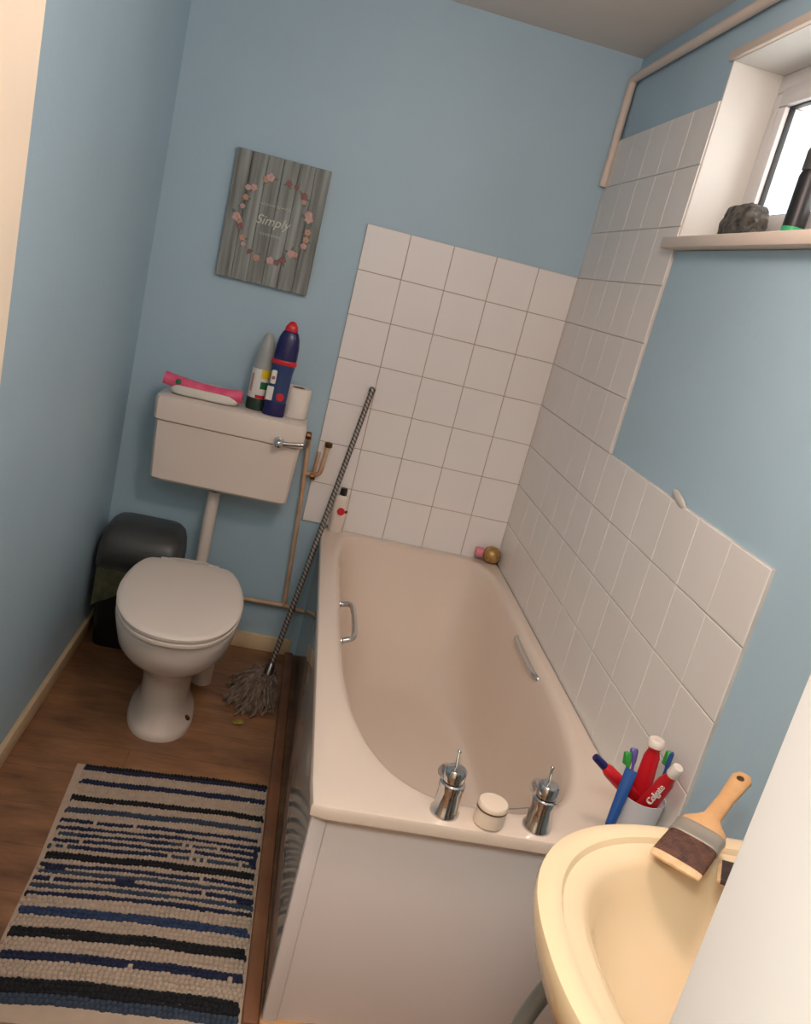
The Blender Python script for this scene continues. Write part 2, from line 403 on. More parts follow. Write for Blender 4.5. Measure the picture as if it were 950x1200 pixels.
# ================================================================== BATH
ZR = .53
bx0, bx1, by0, by1 = -.678, -.0093, -1.678, -.0093
bt = thing('bathtub', 'cream-white bath with grip handles along the tiled right wall', 'bath', ((bx0+bx1)/2, (by0+by1)/2, 0))
N = 128
cxo, cyo, hxo, hyo = (bx0+bx1)/2, (by0+by1)/2, (bx1-bx0)/2, (by1-by0)/2
cx, cy, hx, hy = -.335, -.83, .284, .767
rings = [sring(cxo, cyo, ZR-.04, hxo-.03, hyo-.03, N, 90), sring(cxo, cyo, ZR-.028, hxo-.012, hyo-.012, N, 90), sring(cxo, cyo, ZR-.026, hxo-.001, hyo-.001, N, 90), sring(cxo, cyo, ZR-.008, hxo, hyo, N, 90), sring(cxo, cyo, ZR-.002, hxo-.003, hyo-.003, N, 90), sring(cxo, cyo, ZR, hxo-.009, hyo-.009, N, 90)]
for k in (.4, .8):
    a = sring(cxo, cyo, ZR, hxo-.009, hyo-.009, N, 90); c = sring(cx, cy, ZR, hx+.012, hy+.012, N, 3.0, 7)
    rings.append([p*(1-k)+q*k for p, q in zip(a, c)])
# cut and bowl
prof = [(0, .000, -.012), (.003, .0, -.004), (.010, .0, .004), (.022, .0, .010)]
for dz, f, ins in prof: rings.append(sring(cx, cy, ZR-dz, hx-ins, hy-ins, N, 3.0, 7))
bc = (-.335, -.97, .19, .52)       # bottom ellipse: centre, half sizes
def blend(s, dz, e, eb):
    return sring(cx+(bc[0]-cx)*s, cy+(bc[1]-cy)*s, ZR-dz, (hx-.012)*(1-s)+bc[2]*s, (hy-.012)*(1-s)+bc[3]*s, N, e, eb)
for dz, s in ((.05, .06), (.10, .16), (.16, .28), (.22, .41), (.28, .56), (.32, .69), (.35, .82), (.368, .93), (.375, 1.02)):
    rings.append(blend(s, dz, 3.0-.3*s, 7-4*s))
rings.append(blend(1.25, .379, 2.6, 3)); rings.append(blend(1.6, .381, 2.5, 2.6))
b = BM(); loft(b, rings, False, True); obj('shell', b, MT['tub'], bt)
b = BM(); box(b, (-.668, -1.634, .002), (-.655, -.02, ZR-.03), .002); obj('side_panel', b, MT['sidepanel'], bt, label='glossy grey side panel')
b = BM(); box(b, (-.667, -1.648, .002), (-.012, -1.634, ZR-.03), .003); box(b, (-.668, -1.655, .002), (-.638, -1.634, ZR-.035), .004)
obj('end_panel', b, MT['panel'], bt)
def grip(xw, y0, y1, z, s, q=.042):
    b = BM(); p0, p1 = V(xw, y0, z), V(xw, y1, z)
    path = smooth_path([p0, p0+V(.85*q*s, -.006, .012), p0+V(q*s, -.05, .012), p1+V(q*s, .05, .012), p1+V(.85*q*s, .006, .012), p1], 3)
    tube(b, path, .0085, 12)
    for p in (p0, p1): lathe(b, [(.017, -.004), (.017, .004), (.01, .009)], p, (s, 0, 0), 20)
    obj('grip_handle', b, MT['chrome'], bt, label='chrome grip handle')
grip(-.607, -.60, -.86, .48, 1)
grip(-.043, -.645, -.925, .496, -1, .026)
def tap(x, y, rot):
    o = BM()
    lathe(o, [(.028, 0), (.028, .006), (.024, .012), (.023, .05), (.0245, .056), (.0245, .066), (.018, .070)], (x, y, ZR))
    d = V(math.sin(rot), math.cos(rot), 0)
    tube(o, smooth_path([V(x, y, ZR+.042), V(x, y, ZR+.047)+d*.04, V(x, y, ZR+.047)+d*.07, V(x, y, ZR+.036)+d*.082], 2), .0145, 16)
    t = obj('tap', o, MT['chrome'], bt, label='chrome bath tap')
    o = BM(); lathe(o, [(.0205, .071), (.021, .074), (.021, .092), (.018, .096), (.006, .098)], (x, y, ZR)); obj('tap_head', o, MT['chrome'], t)
    o = BM(); tube(o, [V(x, y, ZR+.094)+d*.004, V(x, y, ZR+.108)+d*.012, V(x, y, ZR+.120)+d*.016], [.0036, .003, .0026], 8)
    tt = BM(); bmesh.ops.create_uvsphere(tt, u_segments=10, v_segments=6, radius=.0042); merge(o, tt, 0, Matrix.Translation(V(x, y, ZR+.121)+d*.016)); obj('lever_pin', o, MT['chrome'], t)
tap(-.425, -1.636, .04); tap(-.243, -1.636, .12)
b = BM(); tube(b, smooth_path([(-.325, -1.625, ZR+.004), (-.31, -1.60, ZR+.003), (-.285, -1.607, ZR+.012), (-.262, -1.622, ZR+.03)], 3), .0013, 6); obj('plug_chain', b, MT['steel'], bt, label='thin metal plug chain')
b = BM(); lathe(b, [(.0, 0), (.024, .001), (.024, .003), (.014, .005)], (-.335, -1.32, ZR-.380)); obj('drain', b, MT['chrome'], bt)

# ================================================================== BASIN
ZB = .83; bcx, bcy = -.215, -2.29
bs = thing('wash_basin', 'ivory wash basin in the foreground beside the white door frame', 'basin', (-.17, bcy, 0))
def br(z, hx, hy, xr, c=bcx, e=2.35, er=7.): return sring(c, bcy, z, hx, hy, 112, e, None, xr, er)
rings = [br(ZB-.215, .06, .075, .09, -.14, 2.1, 3), br(ZB-.20, .085, .10, .11, -.15, 2.1, 3), br(ZB-.16, .15, .16, .16, -.18), br(ZB-.11, .215, .215, .19, -.20), br(ZB-.06, .244, .247, .209), br(ZB-.03, .255, .258, .211), br(ZB-.012, .259, .262, .212),
         br(ZB-.003, .257, .260, .212), br(ZB, .249, .253, .21), br(ZB, .237, .242, .205), br(ZB-.003, .229, .234, .2), br(ZB-.010, .225, .230, .198), br(ZB-.0125, .215, .222, .19),
         br(ZB-.014, .203, .213, .165, e=2.5, er=4), br(ZB-.018, .194, .206, .135, e=2.5, er=3.4), br(ZB-.026, .187, .200, .118, e=2.5, er=3.), br(ZB-.05, .176, .19, .108, e=2.45, er=2.8), br(ZB-.085, .165, .17, .09, e=2.4, er=2.6), br(ZB-.115, .13, .138, .065, e=2.3, er=2.4), br(ZB-.135, .085, .095, .04, -.21, 2.1, 2.1), br(ZB-.142, .04, .045, .03, -.2, 2, 2)]
b = BM(); loft(b, rings, True, True); obj('bowl', b, MT['ivory'], bs)
b = BM(); loft(b, [sring(-.13, bcy, z, hx, hy, 48, 2.6) for z, hx, hy in ((0, .10, .11), (.03, .098, .105), (.08, .075, .08), (.3, .065, .07), (.5, .072, .078), (ZB-.20, .088, .098))]); obj('pedestal', b, MT['ivory'], bs)
b = BM(); lathe(b, [(.022, .001), (.022, .004), (.012, .005)], (-.2, bcy, ZB-.143)); obj('drain', b, MT['chrome'], bs)
b = BM(); tube(b, smooth_path([(-.30, -2.12, ZB-.10), (-.335, -2.115, .68), (-.36, -2.10, .60), (-.378, -2.09, .50), (-.37, -2.06, .32), (-.33, -2.03, .15), (-.26, -2.0, .012)], 3), .0125, 14)
obj('flexible_hose', b, MT['hose'], bs, label='grey flexible hose under the bowl')

# ================================================================== TOILET
tl = thing('toilet', 'white toilet with its lid closed, in front of the black bin', 'toilet', (-1.05, -.6, 0))
A0 = V(-1.077, -.38, 0); RT = Matrix.Translation(A0) @ Matrix.Rotation(math.radians(3.8), 4, 'Z') @ Matrix.Translation(-A0)
def tring(z, hxx, yf, yb, e=2.3, eb=2.6, n=72, cxx=None, ym=None):
    cxx = A0.x if cxx is None else cxx
    ym = ym if ym is not None else (yf+yb)/2
    out = []
    for i in range(n):
        t = 2*PI*(i+.5)/n; c, s = math.cos(t), math.sin(t)
        hyy = (yb-ym) if s > 0 else (ym-yf); ee = eb if s > 0 else e
        out.append(RT @ V(cxx+hxx*math.copysign(abs(c)**(2/ee), c), ym+hyy*math.copysign(abs(s)**(2/ee), s), z))
    return out
b = BM()
loft(b, [tring(0, .098, -.735, -.40), tring(.012, .099, -.737, -.40), tring(.026, .094, -.732, -.40), tring(.045, .078, -.722, -.40), tring(.09, .072, -.716, -.39), tring(.15, .074, -.718, -.37), tring(.195, .084, -.734, -.34), tring(.225, .102, -.765, -.31), tring(.25, .126, -.80, -.29), tring(.275, .148, -.84, -.28),
         tring(.305, .164, -.875, -.27), tring(.34, .172, -.893, -.26), tring(.385, .176, -.903, -.255, ym=-.62), tring(.395, .175, -.902, -.256, ym=-.62), tring(.399, .168, -.894, -.26, ym=-.62)], True, True)
obj('pan', b, MT['white'], tl)
def seat_outline(z, grow=0.):
    pts = []
    half = [(0, -.368), (.06, -.368), (.118, -.372), (.138, -.395), (.158, -.45), (.172, -.53), (.178, -.61), (.176, -.68), (.163, -.76), (.138, -.83), (.10, -.885), (.055, -.915), (0, -.925)]
    full = [V(x, y, 0) for x, y in half]+[V(-x, y, 0) for x, y in half[-2:0:-1]]
    for _ in range(2):
        q = []
        for i in range(len(full)):
            a, c = full[i], full[(i+1) % len(full)]
            q += [a*.8+c*.2, a*.2+c*.8]
        full = q
    cen = V(0, -.64, 0)
    for p in full:
        d = (p-cen); p2 = p+d.normalized()*grow
        pts.append(RT @ V(A0.x+p2.x, p2.y, z))
    return pts
b = BM(); loft(b, [seat_outline(.399, -.006), seat_outline(.402, -.001), seat_outline(.410, 0), seat_outline(.413, -.006)]); obj('seat', b, MT['whitepl'], tl)
b = BM(); loft(b, [seat_outline(.4145, -.007), seat_outline(.417, -.001), seat_outline(.426, .001), seat_outline(.431, -.004), seat_outline(.4335, -.016), seat_outline(.4345, -.06)]); obj('lid', b, MT['whitepl'], tl)
for s in (-.075, .075):
    b = BM(); tube(b, [RT @ V(A0.x+s-.016, -.358, .418), RT @ V(A0.x+s+.016, -.358, .418)], .011); obj('hinge', b, MT['whitepl'], tl)
b = BM(); tube(b, smooth_path([RT @ V(A0.x+.03, -.40, .26), RT @ V(A0.x+.085, -.40, .2), RT @ V(A0.x+.105, -.39, .12), RT @ V(A0.x+.105, -.34, .04), RT @ V(A0.x+.105, -.33, .0)], 3), .034, 18); obj('waste_pipe', b, MT['whitepl'], tl)
b = BM(); lathe(b, [(.010, 0), (.010, .004), (.005, .006)], RT @ V(A0.x+.080, -.635, .034), (.55, -.1, 1), 16); obj('bolt_cap', b, MT['brass'], tl, label='dark screw in the foot')
# dark gap between the seat and lid is real space; cistern -----------------------------------------
cs = thing('toilet_cistern', 'white low-level cistern on the blue wall above the toilet', 'cistern', (-1.055, -.1, .62))
def cring(x0, x1, y0, y1, z, e=14):
    return sring((x0+x1)/2, (y0+y1)/2, z, (x1-x0)/2, (y1-y0)/2, 64, e)
b = BM(); loft(b, [cring(-1.272, -.828, -.180, -.006, .624), cring(-1.280, -.820, -.188, -.004, .632), cring(-1.284, -.817, -.193, -.004, .70), cring(-1.290, -.812, -.197, -.004, .826)]); obj('tank', b, MT['white'], cs)
b = BM(); loft(b, [cring(-1.293, -.809, -.199, -.003, .828), cring(-1.297, -.804, -.204, -.003, .832), cring(-1.298, -.803, -.205, -.003, .895), cring(-1.295, -.806, -.202, -.004, .906), cring(-1.286, -.815, -.193, -.008, .911, 10), cring(-1.25, -.85, -.16, -.03, .914, 8)]); obj('lid', b, MT['white'], cs)
b = BM(); lathe(b, [(.017, 0), (.017, .006), (.010, .010), (.010, .022)], (-.885, -.206, .842), (0, -1, 0), 20); t = BM(); bmesh.ops.create_uvsphere(t, u_segments=18, v_segments=10, radius=.016); merge(b, t, 0, Matrix.Translation((-.885, -.232, .842)))
tube(b, [(-.885, -.228, .842), (-.85, -.226, .846), (-.805, -.224, .853)], [.008, .0065, .0075]); obj('flush_handle', b, MT['chrome'], cs, label='chrome flush lever')
b = BM(); tube(b, smooth_path([(-1.066, -.095, .61), (-1.066, -.095, .45), (-1.066, -.095, .33), (-1.068, -.12, .275), (-1.074, -.20, .27), (-1.076, -.258, .27)], 3), .0215, 20); obj('flush_pipe', b, MT['whitepl'], cs)
b = BM(); lathe(b, [(.027, 0), (.029, .004), (.029, .018), (.026, .024)], (-1.066, -.095, .602), n=8); obj('pipe_nut', b, MT['black'], cs, label='dark nut under the tank')

# ================================================================== PIPES
pp = thing('water_pipe', 'thin copper water pipe down the wall between cistern and bath', 'pipe', (-.77, -.03, .2))
b = BM()
tube(b, smooth_path([(-.8015, -.10, .862), (-.789, -.10, .862), (-.786, -.032, .82), (-.783, -.030, .78)], 3), .0085, 12)
tube(b, [(-.783, -.030, .79), (-.768, -.030, .60), (-.748, -.030, .22)], .0085, 12)
tube(b, smooth_path([(-.748, -.030, .24), (-.746, -.030, .205), (-.775, -.030, .203), (-.95, -.030, .20), (-1.095, -.030, .20)], 2), .0085, 12)
tube(b, [(-.748, -.030, .205), (-.71, -.030, .198), (-.67, -.030, .196)], .0085, 12)
obj('pipe', b, MT['copper'], pp)
b = BM()
tube(b, smooth_path([(-.716, -.032, .83), (-.720, -.032, .78), (-.724, -.032, .722), (-.742, -.032, .716), (-.772, -.030, .712)], 2), .008, 12)
tube(b, [(-.742, -.032, .80), (-.746, -.032, .722)], .0065, 12)
obj('branch_pipe', b, MT['copper'], pp)
for c, ax in (((-.716, -.032, .822), (0, 0, 1)), ((-.757, -.032, .708), (.9, 0, .1)), ((-.8012, -.10, .862), (1, 0, 0)), ((-.722, -.030, .198), (1, 0, 0))):
    b = BM(); lathe(b, [(.011, 0), (.0135, .002), (.0135, .016), (.011, .018)], c, ax, 8); obj('pipe_nut', b, MT['brass'], pp, label='dark brass nut')
b = BM()
tube(b, smooth_path([(-.018, -.016, 1.885), (-.018, -.016, 2.15), (-.018, -.018, 2.218), (-.018, -.05, 2.222), (-.018, -1.0, 2.222), (-.018, YF+.01, 2.222)], 2), .013, 14)
obj('wall_pipe', b, MT['sillpaint'], label='cream-painted pipe running along the right wall under the ceiling', cat='pipe')

# ================================================================== PICTURE
pc = thing('wall_picture', 'grey plank picture with a pink flower wreath on the blue wall', 'picture', (-1.05, -.012, 1.31))
px0, px1, pz0, pz1 = -1.203, -.897, 1.309, 1.71
b = BM(); nb = 6
for i in range(nb):
    x0 = px0+(px1-px0)*i/nb; x1 = px0+(px1-px0)*(i+1)/nb
    box(b, (x0+.0005, -.024, pz0), (x1-.0005, -.002, pz1), .0016, 1)
obj('board', b, MT['drift'], pc, smooth=False)
b = BM(); rnd = random.Random(3)
for k in range(30):
    a = 2*PI*k/30+rnd.uniform(-.07, .07)
    if k in (7, 8, 22): continue
    c = V(-1.05+.115*math.cos(a)+rnd.uniform(-.008, .008), -.0255, 1.515+.128*math.sin(a)+rnd.uniform(-.008, .008))
    mi = rnd.choice((0, 0, 1, 1, 2)); r = rnd.uniform(.007, .0125)
    for q in range(5):
        aa = 2*PI*q/5+k; t = BM(); bmesh.ops.create_uvsphere(t, u_segments=8, v_segments=6, radius=1)
        for f in t.faces: f.material_index = mi
        merge(b, t, 0, Matrix.Translation(c+V(r*.62*math.cos(aa), 0, r*.62*math.sin(aa))) @ Matrix.Diagonal((r*.55, .0016, r*.55, 1)))
    for q in range(2):
        aa = rnd.uniform(0, 6.28); t = BM(); bmesh.ops.create_uvsphere(t, u_segments=8, v_segments=6, radius=1)
        for f in t.faces: f.material_index = 3
        merge(b, t, 0, Matrix.Translation(c+V(r*1.3*math.cos(aa), .0006, r*1.3*math.sin(aa))) @ Matrix.Rotation(-aa, 4, 'Y') @ Matrix.Diagonal((r*.8, .001, r*.3, 1)))
obj('flower_wreath', b, [MT['flower1'], MT['flower2'], MT['flower3'], MT['leaf']], pc, label='painted wreath of pink flowers')
b = BM(); fx = Matrix(((1, 0, 0, 0), (0, 0, -1, 0), (0, 1, 0, 0), (0, 0, 0, 1)))
text_mesh(b, 'Simply', .042, Matrix.Translation((-1.052, -.0245, 1.512)) @ fx, shear=.3)
for zz, s, wd in ((1.562, 4, .05), (1.47, 3, .035)):
    tube(b, [V(-1.052-wd+2*wd*i/24, -.0245, zz+.005*math.sin(i*s*.7)) for i in range(25)], .0009, 5)
obj('lettering', b, MT['script'], pc, label='white script lettering')

# ================================================================== BIN
bn = thing('swing_bin', 'black swing-top bin in the corner behind the toilet', 'bin', (-1.26, -.125, 0))
def rr(x0, x1, y0, y1, z, e=7): return sring((x0+x1)/2, (y0+y1)/2, z, (x1-x0)/2, (y1-y0)/2, 64, e)
b = BM(); loft(b, [rr(-1.372, -1.148, -.205, -.035, .001), rr(-1.376, -1.144, -.209, -.031, .008), rr(-1.389, -1.136, -.222, -.022, .2), rr(-1.396, -1.132, -.232, -.018, .300)]); obj('body', b, MT['black'], bn)
b = BM(); loft(b, [rr(-1.400, -1.128, -.238, -.016, .298), rr(-1.402, -1.126, -.240, -.015, .310), rr(-1.401, -1.127, -.237, -.016, .36, 7), rr(-1.396, -1.131, -.226, -.018, .400, 6), rr(-1.386, -1.139, -.202, -.022, .428, 5), rr(-1.37, -1.155, -.175, -.03, .442, 4.5), rr(-1.33, -1.2, -.13, -.07, .447, 3)]); obj('lid', b, MT['charcoal'], bn)
b = BM()
n = 12; f_ = []
for i in range(n+1):
    u = i/n; z = .317+.075*u; y = -.2415+.0*u+.03*u*u
    f_.append([V(-1.375+.006*u+.235*j/14-.012*u*j/14, y-.003-.005*math.sin(PI*u)*math.sin(PI*j/14), z) for j in range(15)])
vv = [[b.verts.new(p) for p in r] for r in f_]
for r0, r1 in zip(vv, vv[1:]):
    for j in range(14): b.faces.new((r0[j], r0[j+1], r1[j+1], r1[j]))
bmesh.ops.solidify(b, geom=list(b.faces), thickness=.004); obj('flap', b, MT['charcoal'], bn)
b = BM(); rnd = random.Random(5); vv = []
for i in range(9):
    u = i/8; row = []
    for j in range(13):
        v = j/12; z = .302-(.03+.10*(1-v)**1.2*1.1)*u; x = -1.387+.20*v; taper = (.300-z)*.05
        row.append(b.verts.new(V(x, -.243+taper+.004*math.sin(j*2.1+i*.6)+rnd.uniform(-.0015, .0015), z)))
    vv.append(row)
for r0, r1 in zip(vv, vv[1:]):
    for j in range(12): b.faces.new((r0[j], r0[j+1], r1[j+1], r1[j]))
bmesh.ops.solidify(b, geom=list(b.faces), thickness=.0015); obj('bin_liner', b, MT['olive'], bn, label='olive liner hanging under the lid')

# ================================================================== MOP
mp = thing('mop', 'string mop leaning on the tiles between the toilet and the bath', 'mop', (-.79, -.36, 0))
m0, m1 = V(-.758, -.315, .075), V(-.609, -.024, 1.062)
b = BM(); ax = (m1-m0).normalized(); tube(b, [m0, m0+ax*.05, m1-ax*.02], .0095, 14); tube(b, [m1-ax*.02, m1-ax*.003, m1], [.0115, .0115, .008], 14); obj('handle', b, MT['mophandle'], mp)
b = BM(); tube(b, [m0-ax*.035, m0-ax*.03, m0+ax*.012, m0+ax*.03], [.017, .019, .015, .0105], 16); obj('socket', b, MT['steel'], mp, label='metal socket')
b = BM(); rnd = random.Random(11); hub = m0-ax*.02
for k in range(170):
    a = rnd.uniform(0, 2*PI); L = rnd.uniform(.07, .155); R_ = rnd.uniform(.3, 1)
    e = V(hub.x-.026+math.cos(a)*L*.70, hub.y-.045+math.sin(a)*L*1.0, rnd.uniform(.006, .03))
    if e.x > -.718: e.x = -.718-rnd.uniform(0, .03)
    mid = hub*.45+e*.55+V(rnd.uniform(-.018, .018), rnd.uniform(-.018, .018), .018+.03*R_)
    mid2 = hub*.2+e*.8+V(rnd.uniform(-.02, .02), rnd.uniform(-.02, .02), .006)
    for v in (mid, mid2):
        if v.x > -.722: v.x = -.722
        v.z = max(v.z, .007)
    e2 = e+V(rnd.uniform(-.02, .012), rnd.uniform(-.02, .02), 0); e2.z = .006; e2.x = min(e2.x, -.718)
    tube(b, smooth_path([hub+V(rnd.uniform(-.012, .012), rnd.uniform(-.012, .012), 0), mid, mid2, e, e2], 1), .0042, 5)
obj('mop_head', b, MT['mopstring'], mp, label='grey cotton string head')
b = BM(); t = BM(); bmesh.ops.create_icosphere(t, subdivisions=3, radius=1)
for v in t.verts: v.co *= 1+.25*math.sin(v.co.x*5+1)*math.cos(v.co.y*6)
merge(b, t, 0, Matrix.Translation((-.826, -.553, .006)) @ Matrix.Rotation(.5, 4, 'Z') @ Matrix.Diagonal((.019, .011, .0055, 1)))
obj('scrap', b, mat('yellow_scrap', (176, 156, 56), .7, rgb2=(120, 110, 60), scale=60), label='small yellow scrap lying on the floor by the mop head', cat='scrap')

# ================================================================== RUG
rows = []
def R_(c, wd, n=1): rows.extend([(c, wd)]*n)
for c, wd in [('k', .014), ('n', .015), ('c', .039), ('n', .022), ('c', .050), ('k', .021), ('c', .028), ('s', .021), ('c', .026), ('n', .013), ('c', .015), ('n', .013), ('c', .010), ('m', .013), ('c', .010), ('n', .013), ('c', .010), ('m', .013), ('c', .015),
              ('k', .024), ('c', .014), ('n', .013), ('c', .009), ('s', .013), ('c', .010), ('n', .013), ('c', .010), ('s', .013), ('c', .010), ('n', .014), ('c', .033), ('b', .026), ('c', .033), ('k', .029), ('c', .036), ('n', .023), ('c', .044), ('k', .036), ('s', .022)]:
    k_ = max(1, round(wd/.0125))
    R_(c, wd/k_, k_)
rx0, rx1 = -1.199, -.712
ytop = -.897; sc_ = 1.0
def rug_shear(x, y):    # the rug lies slightly askew
    u = (x+1.2)/.49; v = (ytop-y)/.815
    return V(x, y+.018*u+.02*(1-u)*0-.0*v, 0)
rg = thing('bath_rug', 'striped navy, black and cream rug lying beside the bath', 'rug', (-.955, -1.29, 0))
b = BM(); rnd = random.Random(21); codes = {'c': 0, 'n': 1, 'k': 2, 's': 3, 'b': 4}
y = ytop
for ri, (c, wd0) in enumerate(rows):
    wd = wd0*sc_; nl = int((rx1-rx0)/(.0085 if y > -1.40 else .0105)); jl = rnd.uniform(-.005, .005); jr = rnd.uniform(-.004, .004)
    sw = [rnd.uniform(0, 6.28), rnd.uniform(0, 6.28)]
    for li in range(nl):
        xa = rx0+jl+(rx1+jr-rx0-jl)*li/nl; xb = rx0+jl+(rx1+jr-rx0-jl)*(li+1)/nl
        cc = c
        if c == 'm': cc = ('n' if math.sin(xa*17+sw[0]*3)+.6*math.sin(xa*41+sw[1]) > -.1 else ('s' if rnd.random() < .85 else 'c'))
        elif c == 'n' and wd0 < .0135 and rnd.random() < .018: cc = 'c'
        elif c == 'c' and wd0 < .0105 and math.sin(xa*11+sw[0]) > .972: cc = 'n'
        mi = codes[cc]; hgt = rnd.uniform(.0125, .0145)
        yc = y-wd/2+rnd.uniform(-.0012, .0012)+.0014*math.sin(xa*31+sw[0])+.0075*math.sin(xa*7+.6+ri*.03)+rnd.uniform(-.0008, .0008)
        xc = (xa+xb)/2; a_, c_ = (xb-xa)*.66, wd*.62
        n1, n2 = 4, 8; prev = None
        top = b.verts.new(rug_shear(xc, yc)+V(0, 0, hgt))
        rings_ = []
        for q in range(1, n1+1):
            th = q/n1*PI/2
            rings_.append([b.verts.new(rug_shear(xc+a_*math.copysign(abs(math.cos(2*PI*s/n2))**.7, math.cos(2*PI*s/n2))*math.sin(th)**.7, yc+c_*math.copysign(abs(math.sin(2*PI*s/n2))**.7, math.sin(2*PI*s/n2))*math.sin(th)**.7)+V(0, 0, .004+(hgt-.004)*math.cos(th))) for s in range(n2)])
        for s in range(n2):
            f = b.faces.new((top, rings_[0][s], rings_[0][(s+1) % n2])); f.material_index = mi
        for r0, r1 in zip(rings_, rings_[1:]):
            for s in range(n2):
                f = b.faces.new((r0[s], r1[s], r1[(s+1) % n2], r0[(s+1) % n2])); f.material_index = mi
    y -= wd
obj('pile', b, [MT['wool_cream'], MT['wool_navy'], MT['wool_black'], MT['wool_slate'], MT['wool_blue']], rg, recalc=False)
b = BM(); ring = []
for x_, y_ in ((-1.226, ytop-.004), (-1.207, ytop-.41), (-1.204, ytop-.822), (-.704, ytop-.822), (-.704, ytop-.4), (-.708, ytop-.006)): ring.append(rug_shear(x_, y_))
lo = [p+V(0, 0, .0015) for p in ring]; hi = [p+V(0, 0, .0055) for p in ring]
loft(b, [lo, hi]); obj('backing', b, MT['rugback'], rg, smooth=False)

# ================================================================== ON THE CISTERN
ZC = .9145
wp = thing('wipes_packet', 'pink and white packet lying on the left of the cistern lid', 'packet', (-1.16, -.115, ZC))
b = BM(); loft(b, [sring(-1.152, -.112, ZC+z, hx_, hy_, 48, 6) for z, hx_, hy_ in ((.0005, .098, .050), (.004, .108, .060), (.014, .112, .063), (.030, .108, .058), (.041, .09, .042), (.044, .05, .02))]); obj('pouch', b, MT['palefilm'], wp)
b = BM(); path = [V(-1.288, -.145, ZC+.044), V(-1.272, -.145, ZC+.042), V(-1.23, -.146, ZC+.036), V(-1.17, -.147, ZC+.030), V(-1.11, -.147, ZC+.029), V(-1.07, -.147, ZC+.031), V(-1.045, -.146, ZC+.034), V(-1.03, -.146, ZC+.034)]
tube(b, smooth_path(path, 2), [.012]+[.0215]*(len(smooth_path(path, 2))-2)+[.015], 16); obj('pink_wrap', b, MT['pink'], wp, label='bright pink folded film')
b = BM(); lathe(b, [(.010, 0), (.010, .0015), (.004, .0025)], (-1.238, -.1665, ZC+.042), (-.05, -1, .3), 18); obj('sticker', b, MT['green'], wp, label='round green print')

sb = thing('spray_can', 'tall air freshener can with frosted grey cap on the cistern', 'can', (-.985, -.105, ZC))
b = BM(); lathe(b, [(.034, 0), (.0355, .004), (.0355, .036), (.0345, .040)], (-.985, -.105, ZC)); obj('base_ring', b, MT['dkgreen'], sb, label='dark green base')
b = BM(); lathe(b, [(.0345, .0385), (.0345, .135), (.034, .137)], (-.985, -.105, ZC))
obj('body', b, MT['label'], sb)
def wrap(bm, c, r, a0, a1, z0, z1, n=10, mi=0):
    c = Vector(c); ra = []
    for rr_ in (r, r+.0008):
        for zz in ((z0, z1) if rr_ == r else (z1, z0)):
            ra.append([c+V(rr_*math.cos(a0+(a1-a0)*i/n), rr_*math.sin(a0+(a1-a0)*i/n), zz) for i in range(n+1)])
    ra.append(ra[0]); loft(bm, ra, False, False, mi, closed=False)
b = BM(); c_ = (-.985, -.105, ZC)
wrap(b, c_, .0345, -1.55, -.35, .108, .138, mi=0); wrap(b, c_, .0345, -1.5, -.5, .073, .097, mi=1); wrap(b, c_, .0345, -1.8, -.9, .041, .052, mi=2); wrap(b, c_, .0345, -2.6, -2.3, .06, .12, mi=3)
obj('label_print', b, [MT['yellow'], MT['green'], MT['red'], MT['flower3']], sb, label='yellow, green and red print')
b = BM(); lathe(b, [(.0335, .137), (.0335, .142), (.0315, .17), (.026, .205), (.0195, .235), (.0135, .250), (.007, .256)], (-.985, -.105, ZC)); obj('cap', b, MT['greycap'], sb, label='frosted grey conical cap')

tb = thing('toilet_cleaner_bottle', 'navy toilet cleaner bottle with red tip beside the toilet roll', 'bottle', (-.924, -.150, ZC))
c_ = V(-.924, -.150, ZC); ax_ = V(.02, 0, 1)
def fl(prof, sq=.62, e=2.4):
    return [sring(c_.x+.02*z, c_.y, c_.z+z, r, r*sq, 40, e) for r, z in prof]
b = BM(); loft(b, fl([(.030, 0), (.034, .004), (.035, .03), (.0345, .10), (.035, .14), (.038, .168), (.039, .172)])); obj('body', b, MT['navyblue'], tb)
b = BM(); loft(b, fl([(.0358, .001), (.0362, .004), (.036, .045), (.0355, .047)])); obj('base_band', b, MT['navy'], tb)
b = BM(); loft(b, fl([(.039, .171), (.0415, .174), (.0415, .184), (.0385, .188)])); obj('collar', b, MT['red'], tb, label='red ring')
b = BM(); loft(b, fl([(.0385, .187), (.0385, .20), (.0375, .23), (.033, .258), (.026, .276), (.021, .282)], .7)); obj('shoulder', b, MT['navy'], tb)
b = BM(); loft(b, fl([(.021, .281), (.022, .284), (.019, .297), (.011, .309), (.005, .313)], .8)); obj('cap', b, MT['red'], tb, label='red nozzle cap')
b = BM(); 
box(b, (-.958, -.1735, ZC+.050), (-.936, -.1670, ZC+.096), .002, 1, 0); box(b, (-.953, -.1735, ZC+.105), (-.935, -.1680, ZC+.150), .004, 2, 0)
lathe(b, [(.013, 0), (.013, .003), (.005, .004)], (-.911, -.1705, ZC+.066), (.1, -1, 0), 20, 1); lathe(b, [(.006, 0), (.006, .0015)], (-.944, -.1730, ZC+.125), (0, -1, 0), 14, 2)
obj('label_print', b, [MT['label'], MT['red'], MT['flower2']], tb, label='white label with red spot')

